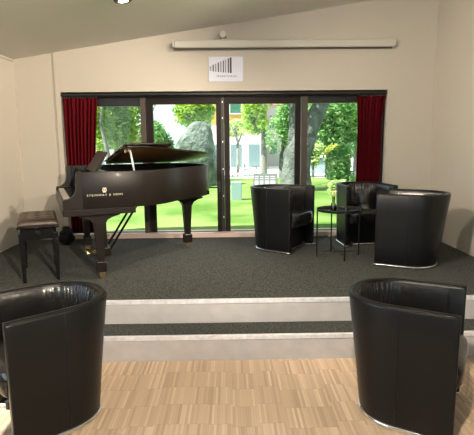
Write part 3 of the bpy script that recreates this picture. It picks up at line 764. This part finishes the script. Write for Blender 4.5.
tree('bushy_tree', 'bushy green tree seen through the left side of the first glass door', 'tree', (-3.0, 20, -.1), [((-3.0, 20, -.1), .12), ((-3.0, 20, 1.2), .09)], (-2.95, 20, 1.6, .66, .7, 1.2), M['leaf_green'], M['bark'], G, 5000, .10, 5, 12)
tree('leafy_tree', 'lime leafed tree above the standing stone', 'tree', (-1.5, 23, -.5), [((-1.5, 23, -.5), .16), ((-1.5, 23, 1.5), .13), ((-1.6, 23, 2.6), .08)], (-1.65, 23, 3.35, .95, 1.0, 1.0), M['leaf_lime'], M['bark'], G, 4200, .12, 5, 13)
tree('young_tree', 'tree with a straight pale trunk seen in the middle of the second glass door', 'tree', (2.0, 28, -1.0), [((2.0, 28, -1), .20), ((2.02, 28, 1.5), .19), ((2.0, 28, 3.8), .15)], (1.5, 28, 3.1, .85, 1.2, 1.3), M['leaf_lime'], M['bark2'], G, 2600, .13, 5, 14)
tree('leafy_tree', 'dense green tree seen between the pale trunk and the thick leaning trunk', 'tree', (2.55, 24, -.9), [((2.55, 24, -.9), .14), ((2.6, 24, 1.0), .10)], (2.65, 24, 2.5, .85, .9, 1.7), M['leaf_green'], M['bark'], G, 3400, .11, 5, 15)
tree('leafy_tree', 'large dark green tree behind the right window pane', 'tree', (4.2, 20, -.1), [((4.2, 20, -.1), .2), ((4.2, 20, 1.6), .15)], (4.5, 20, 2.6, 1.9, 1.5, 1.9), M['leaf_green'], M['bark'], G, 6500, .11, 6, 16)
tree('bushy_tree', 'pale green round bush right of the leaning trunk', 'tree', (3.15, 18, .1), [((3.15, 18, .1), .06), ((3.15, 18, .7), .05)], (3.1, 18, 1.25, .42, .5, .6), M['leaf_pale'], M['bark'], G, 2200, .075, 4, 17)
tree('bushy_tree', 'yellow leafed bush in front of the dark green tree', 'tree', (3.75, 17.0, .1), [((3.75, 17.0, .1), .06), ((3.75, 17.0, .8), .05)], (3.75, 17.0, 1.2, .38, .4, .32), M['leaf_yellow'], M['bark'], G, 900, .08, 4, 18)
tree('garden_shrub', 'tall green shrub on the lawn at the right, beside the right curtain', 'shrub', (2.85, 12.2, .33), [((2.85, 12.2, .33), .05), ((2.85, 12.2, .6), .04)], (2.85, 12.2, .95, .42, .5, .62), M['leaf_green'], M['bark'], 'shrubs on the lawn', 4200, .06, 5, 19)
tree('garden_shrub', 'low pale green shrub on the lawn in front of the tall shrub', 'shrub', (2.5, 10.9, .33), [((2.5, 10.9, .33), .03), ((2.5, 10.9, .42), .025)], (2.5, 10.9, .52, .26, .3, .2), M['leaf_pale'], M['bark'], 'shrubs on the lawn', 1500, .05, 4, 20)
tree('leafy_tree', 'distant lime tree standing in front of the white building', 'tree', (-7.2, 30, -1), [((-7.2, 30, -1), .14), ((-7.1, 30, 1.2), .12), ((-7.1, 30, 2.5), .08)], (-7.6, 30, 3.6, 2.1, 1.8, 1.9), M['leaf_lime'], M['bark'], G, 5200, .16, 5, 21)
tree('leafy_tree', 'tall pale tree far behind the dark green tree', 'tree', (9.0, 34, -1), [((9, 34, -1), .2), ((9, 34, 1.5), .15)], (8.6, 34, 3.4, 3.4, 2.2, 2.5), M['leaf_lime'], M['bark'], G, 5200, .18, 5, 22)
tree('leafy_tree', 'green tree in the distance left of the yellow building', 'tree', (-2.2, 36, -1), [((-2.2, 36, -1), .2), ((-2.2, 36, 1.5), .15)], (-2.3, 36, 3.4, 1.3, 1.5, 1.6), M['leaf_green'], M['bark'], G, 4200, .18, 5, 23)

# big leaning forked tree
root = empty('large_tree', (1.72, 12.2, .33)); ox, oy, oz = root.location
bm = bmesh.new()
def L3(l): return [(a-ox, b-oy, c_-oz) for a, b, c_ in l]
tube(bm, L3([(1.70, 12.2, .2), (1.70, 12.2, .45), (1.70, 12.2, .9), (1.78, 12.2, 1.4), (1.88, 12.2, 1.75)]), [.50, .42, .36, .33, .34], 16)
tube(bm, L3([(1.70, 12.2, 1.2), (1.72, 12.2, 1.9), (1.70, 12.2, 2.5), (1.68, 12.2, 3.4), (1.5, 12.2, 4.6)]), [.26, .22, .19, .17, .12], 12)
tube(bm, L3([(1.80, 12.2, 1.3), (2.02, 12.2, 1.9), (2.30, 12.2, 2.5), (2.62, 12.2, 3.2), (3.1, 12.2, 4.4)]), [.30, .24, .20, .18, .12], 12)
for v in bm.verts:
    k = 1+.10*noise3(v.co.x*4, v.co.y*4, v.co.z*1.5); v.co.x *= 1; v.co.y *= k
link('trunk', bm, M['bark'], root, smooth=True)
bm = bmesh.new(); leaves(bm, .5, 0, 4.9, 2.6, 2.2, 1.3, 5200, .12, 31)  # unseen upper crown, added to dapple the lawn with shade
leaves(bm, -.2, .3, 2.62, 1.1, .8, .28, 500, .09, 33)
raw_link('foliage', bm, M['leaf_lime'], root)
tag(root, 'large leaning forked grey tree on the lawn behind the second glass door', 'tree')

# standing stone
def stone(name, label, loc, outline, depth, seed):
    bm = bmesh.new(); n = 28; rings = []
    for k, (z, x0, x1) in enumerate(outline):
        cx, hw = (x0+x1)/2, (x1-x0)/2; ring = []
        for i in range(n):
            a = 2*PI*i/n; ca, sa = math.cos(a), math.sin(a)
            e = .75; px = hw*math.copysign(abs(ca)**e, ca); py = depth*(hw/.6)**.6*math.copysign(abs(sa)**e, sa)
            d = 1+.10*noise3(ca*1.7+seed, sa*1.7, z*2.2)+.05*noise3(ca*5, sa*5+seed, z*6)
            ring.append(bm.verts.new((cx+px*d-loc[0], py*d, z-loc[2])))
        rings.append(ring)
    for A, B_ in zip(rings, rings[1:]):
        for k in range(n): bm.faces.new((A[k], A[(k+1) % n], B_[(k+1) % n], B_[k]))
    bm.faces.new(rings[0][::-1]); bm.faces.new(rings[-1])
    o = link(name, bm, M['rock'], smooth=True); o.location = loc; tag(o, label, 'boulder'); return o
stone('standing_stone', 'tall rounded pale green standing stone on the lawn behind the piano', (-1.1, 14, .28),
      [(.2, -1.75, -.42), (.6, -1.78, -.40), (1.0, -1.74, -.42), (1.3, -1.68, -.44), (1.5, -1.60, -.44), (1.7, -1.48, -.46), (1.85, -1.36, -.48), (2.0, -1.25, -.52), (2.1, -1.17, -.58), (2.17, -1.08, -.66), (2.21, -.98, -.76)], .42, 2)
stone('boulder', 'smaller pale boulder behind the right edge of the standing stone', (-.45, 15.2, .28),
      [(.2, -.75, -.40), (.6, -.75, -.34), (1.0, -.72, -.32), (1.25, -.70, -.36), (1.4, -.66, -.45), (1.46, -.6, -.5)], .3, 5)
# information board and a plain pale block of unknown kind on the lawn
ib = empty('information_board', (.85, 11.5, .33), math.radians(-4))
bm = bmesh.new(); prism(bm, [(-.02, .20), (.16, .52), (.19, .50), (.01, .18)], lambda p, k: (-.29+.60*k, p[0], p[1])); link('board_panel', bm, M['board'], ib, bevel=.004)
bm = bmesh.new()
for i, (a, b_) in enumerate(((-.25, -.16), (-.12, -.04), (0, .10), (.13, .25))):
    for t0, t1 in ((.15, .45), (.55, .62), (.7, .77)):
        pa = (-.02+.18*t0-.003, .20+.32*t0); pb = (-.02+.18*t1-.003, .20+.32*t1)
        bm.faces.new([bm.verts.new(v) for v in ((a, pa[0], pa[1]), (b_, pa[0], pa[1]), (b_, pb[0], pb[1]), (a, pb[0], pb[1]))])
link('board_print', bm, M['ink2'], ib)
for x in (-.2, .2):
    bm = bmesh.new(); box(bm, x-.025, x+.025, .06, .11, -.02, .34); link('leg', bm, M['post'], ib)
tag(ib, 'slanted grey information board on short legs on the lawn, behind the left armchair', 'information board')
bm = bmesh.new(); box(bm, -.12, .12, -.12, .12, 0, .42); sb = link('pale_block', bm, M['slab'], bevel=.012); sb.location = (.14, 10.5, .32); tag(sb, 'pale blue-green block standing on the lawn behind the middle of the glass doors', 'stone block')

# car
car = empty('parked_car', (6.75, 36, -1.0), math.radians(4))
body = [(-2.1, .28), (-2.12, .62), (-1.95, .80), (-1.15, .92), (-.55, 1.36), (-.2, 1.43), (.9, 1.42), (1.6, 1.02), (2.05, .92), (2.12, .55), (2.08, .28)]
bm = bmesh.new(); prism(bm, body, lambda p, k: (p[0], -.82+1.64*k, p[1])); link('body', bm, M['carpaint'], car, bevel=.09, bseg=3)
for y in (-.83, .815):
    for poly in ([(-1.0, .93), (-.5, 1.32), (.1, 1.36), (.1, .93)], [(.2, .93), (.2, 1.36), (.85, 1.35), (1.4, .98)]):
        bm = bmesh.new(); prism(bm, poly, lambda p, k: (p[0], y+.015*k, p[1])); link('window', bm, M['wing'], car)
for x in (-1.35, 1.35):
    for y in (-.83, .63):
        bm = bmesh.new(); tube(bm, [(x, y, .31), (x, y+.2, .31)], .31, 20); wl = link('wheel', bm, M['rubber'], car)
        bm = bmesh.new(); tube(bm, [(x, y-.01, .31), (x, y+.01, .31)], .18, 16); link('hub_cap', bm, M['alu'], wl)
tag(car, 'pale blue car parked beyond the lawn, seen through the right window pane', 'car')

# buildings
def building(name, label, x0, x1, y, z1, wallm, winm, cols, rows, zrow, wh, ww, roofm, dep=6):
    b0 = empty(name, ((x0+x1)/2, y, -1)); ox = (x0+x1)/2
    bm = bmesh.new(); box(bm, x0-ox, x1-ox, 0, dep, 0, z1+1); link('facade', bm, wallm, b0)
    bm = bmesh.new(); prism(bm, [(-.3, z1+1), (dep/2, z1+2.4), (dep+.3, z1+1)], lambda p, k: (x0-.3-ox+(x1-x0+.6)*k, p[0], p[1])); link('roof', bm, roofm, b0)
    for i in range(cols):
        for j in range(rows):
            xc = x0+(x1-x0)*(i+.5)/cols-ox; zc = zrow+j*2.8+1
            bm = bmesh.new(); box(bm, xc-ww/2, xc+ww/2, -.05, .02, zc, zc+wh); wd = link('window', bm, winm, b0)
            bm = bmesh.new()
            for q in (-1, 1): box(bm, xc+q*ww/2-.05, xc+q*ww/2+.05, -.09, .0, zc, zc+wh)
            box(bm, xc-ww/2-.05, xc+ww/2+.05, -.12, .0, zc-.1, zc); link('window_frame', bm, M['cream'], wd)
    tag(b0, label, 'building'); return b0
M['tiles'] = mat('roof_tiles', (0.30, 0.12, 0.07), 0.8)
yb = building('townhouse', 'yellow house with a green shutter and white ground floor in the distance', -1.7, 2.9, 45.2, 7.8, M['yellow'], M['teal'], 1, 1, 4.3, 1.8, 1.1, M['tiles'])
bm = bmesh.new(); box(bm, -2.3, 2.3, -.25, .0, 0, 4.2); gf = link('ground_floor', bm, M['cream'], yb)
for x in (-1.7, 0, 1.7):
    bm = bmesh.new(); box(bm, x-.5, x+.5, -.30, -.24, .3, 2.4); link('shop_window', bm, M['wing'], gf)
tree('leafy_tree', 'pale tree with low crown in front of the yellow house', 'tree', (.7, 41, -1), [((.7, 41, -1), .14), ((.7, 41, 1.5), .12)], (.6, 41, 2.8, 1.3, 1.2, .75), M['leaf_pale'], M['bark2'], G, 2600, .17, 5, 24)
building('townhouse', 'long white building in the distance behind the left window pane', -17, -7.3, 42, 1.1, M['cream'], M['wing'], 6, 1, -.6, 1.1, .9, M['post'])
building('townhouse', 'white house in the distance behind the pale trunk tree', 3.8, 9.5, 52, 5.5, M['cream'], M['wing'], 3, 2, .3, 1.3, .9, M['tiles'])

# cafe furniture on the paving
def cafe_table():
    t = empty('cafe_table', (0, 0, 0))
    bm = bmesh.new(); lathe(bm, [(.001, .70), (.38, .70), (.38, .73), (.001, .73)], seg=20); link('tabletop', bm, M['post'], t)
    bm = bmesh.new(); tube(bm, [(0, 0, .02), (0, 0, .7)], .03, 8); link('pole', bm, M['post'], t)
    bm = bmesh.new(); lathe(bm, [(.24, 0), (.22, .03), (.02, .05)], seg=16); link('base', bm, M['post'], t)
    return t
def cafe_chair():
    t = empty('cafe_chair', (0, 0, 0))
    bm = bmesh.new(); box(bm, -.21, .21, -.21, .21, .43, .46); link('seat', bm, M['board'], t)
    bm = bmesh.new(); box(bm, -.20, .20, .20, .23, .62, .88); link('backrest', bm, M['board'], t)
    for x in (-.19, .19):
        for y in (-.19, .2):
            bm = bmesh.new(); tube(bm, [(x, y, 0), (x, y, .45 if y < 0 else .86)], .018, 6); link('leg', bm, M['post'], t)
    return t
ct, cc = cafe_table(), cafe_chair()
for i, (x, y) in enumerate(((2.1, 38), (-.3, 36.5))):
    o = ct if i == 0 else copy_tree(ct); o.location = (x, y, -1); tag(o, ['round grey cafe table on the pale paving, right one', 'round grey cafe table on the pale paving, left one'][i], 'table', 'cafe tables outdoors')
cl_ = ['grey cafe chair left of the right-hand cafe table', 'grey cafe chair right of the right-hand cafe table', 'grey cafe chair left of the left-hand cafe table', 'grey cafe chair right of the left-hand cafe table']
for i, (x, y, a) in enumerate(((1.4, 38.1, 100), (2.8, 37.9, -80), (-1.0, 36.5, 95), (.4, 36.5, -95))):
    o = cc if i == 0 else copy_tree(cc); o.location = (x, y, -1); o.rotation_euler = (0, 0, math.radians(a)); tag(o, cl_[i], 'chair', 'cafe chairs outdoors')
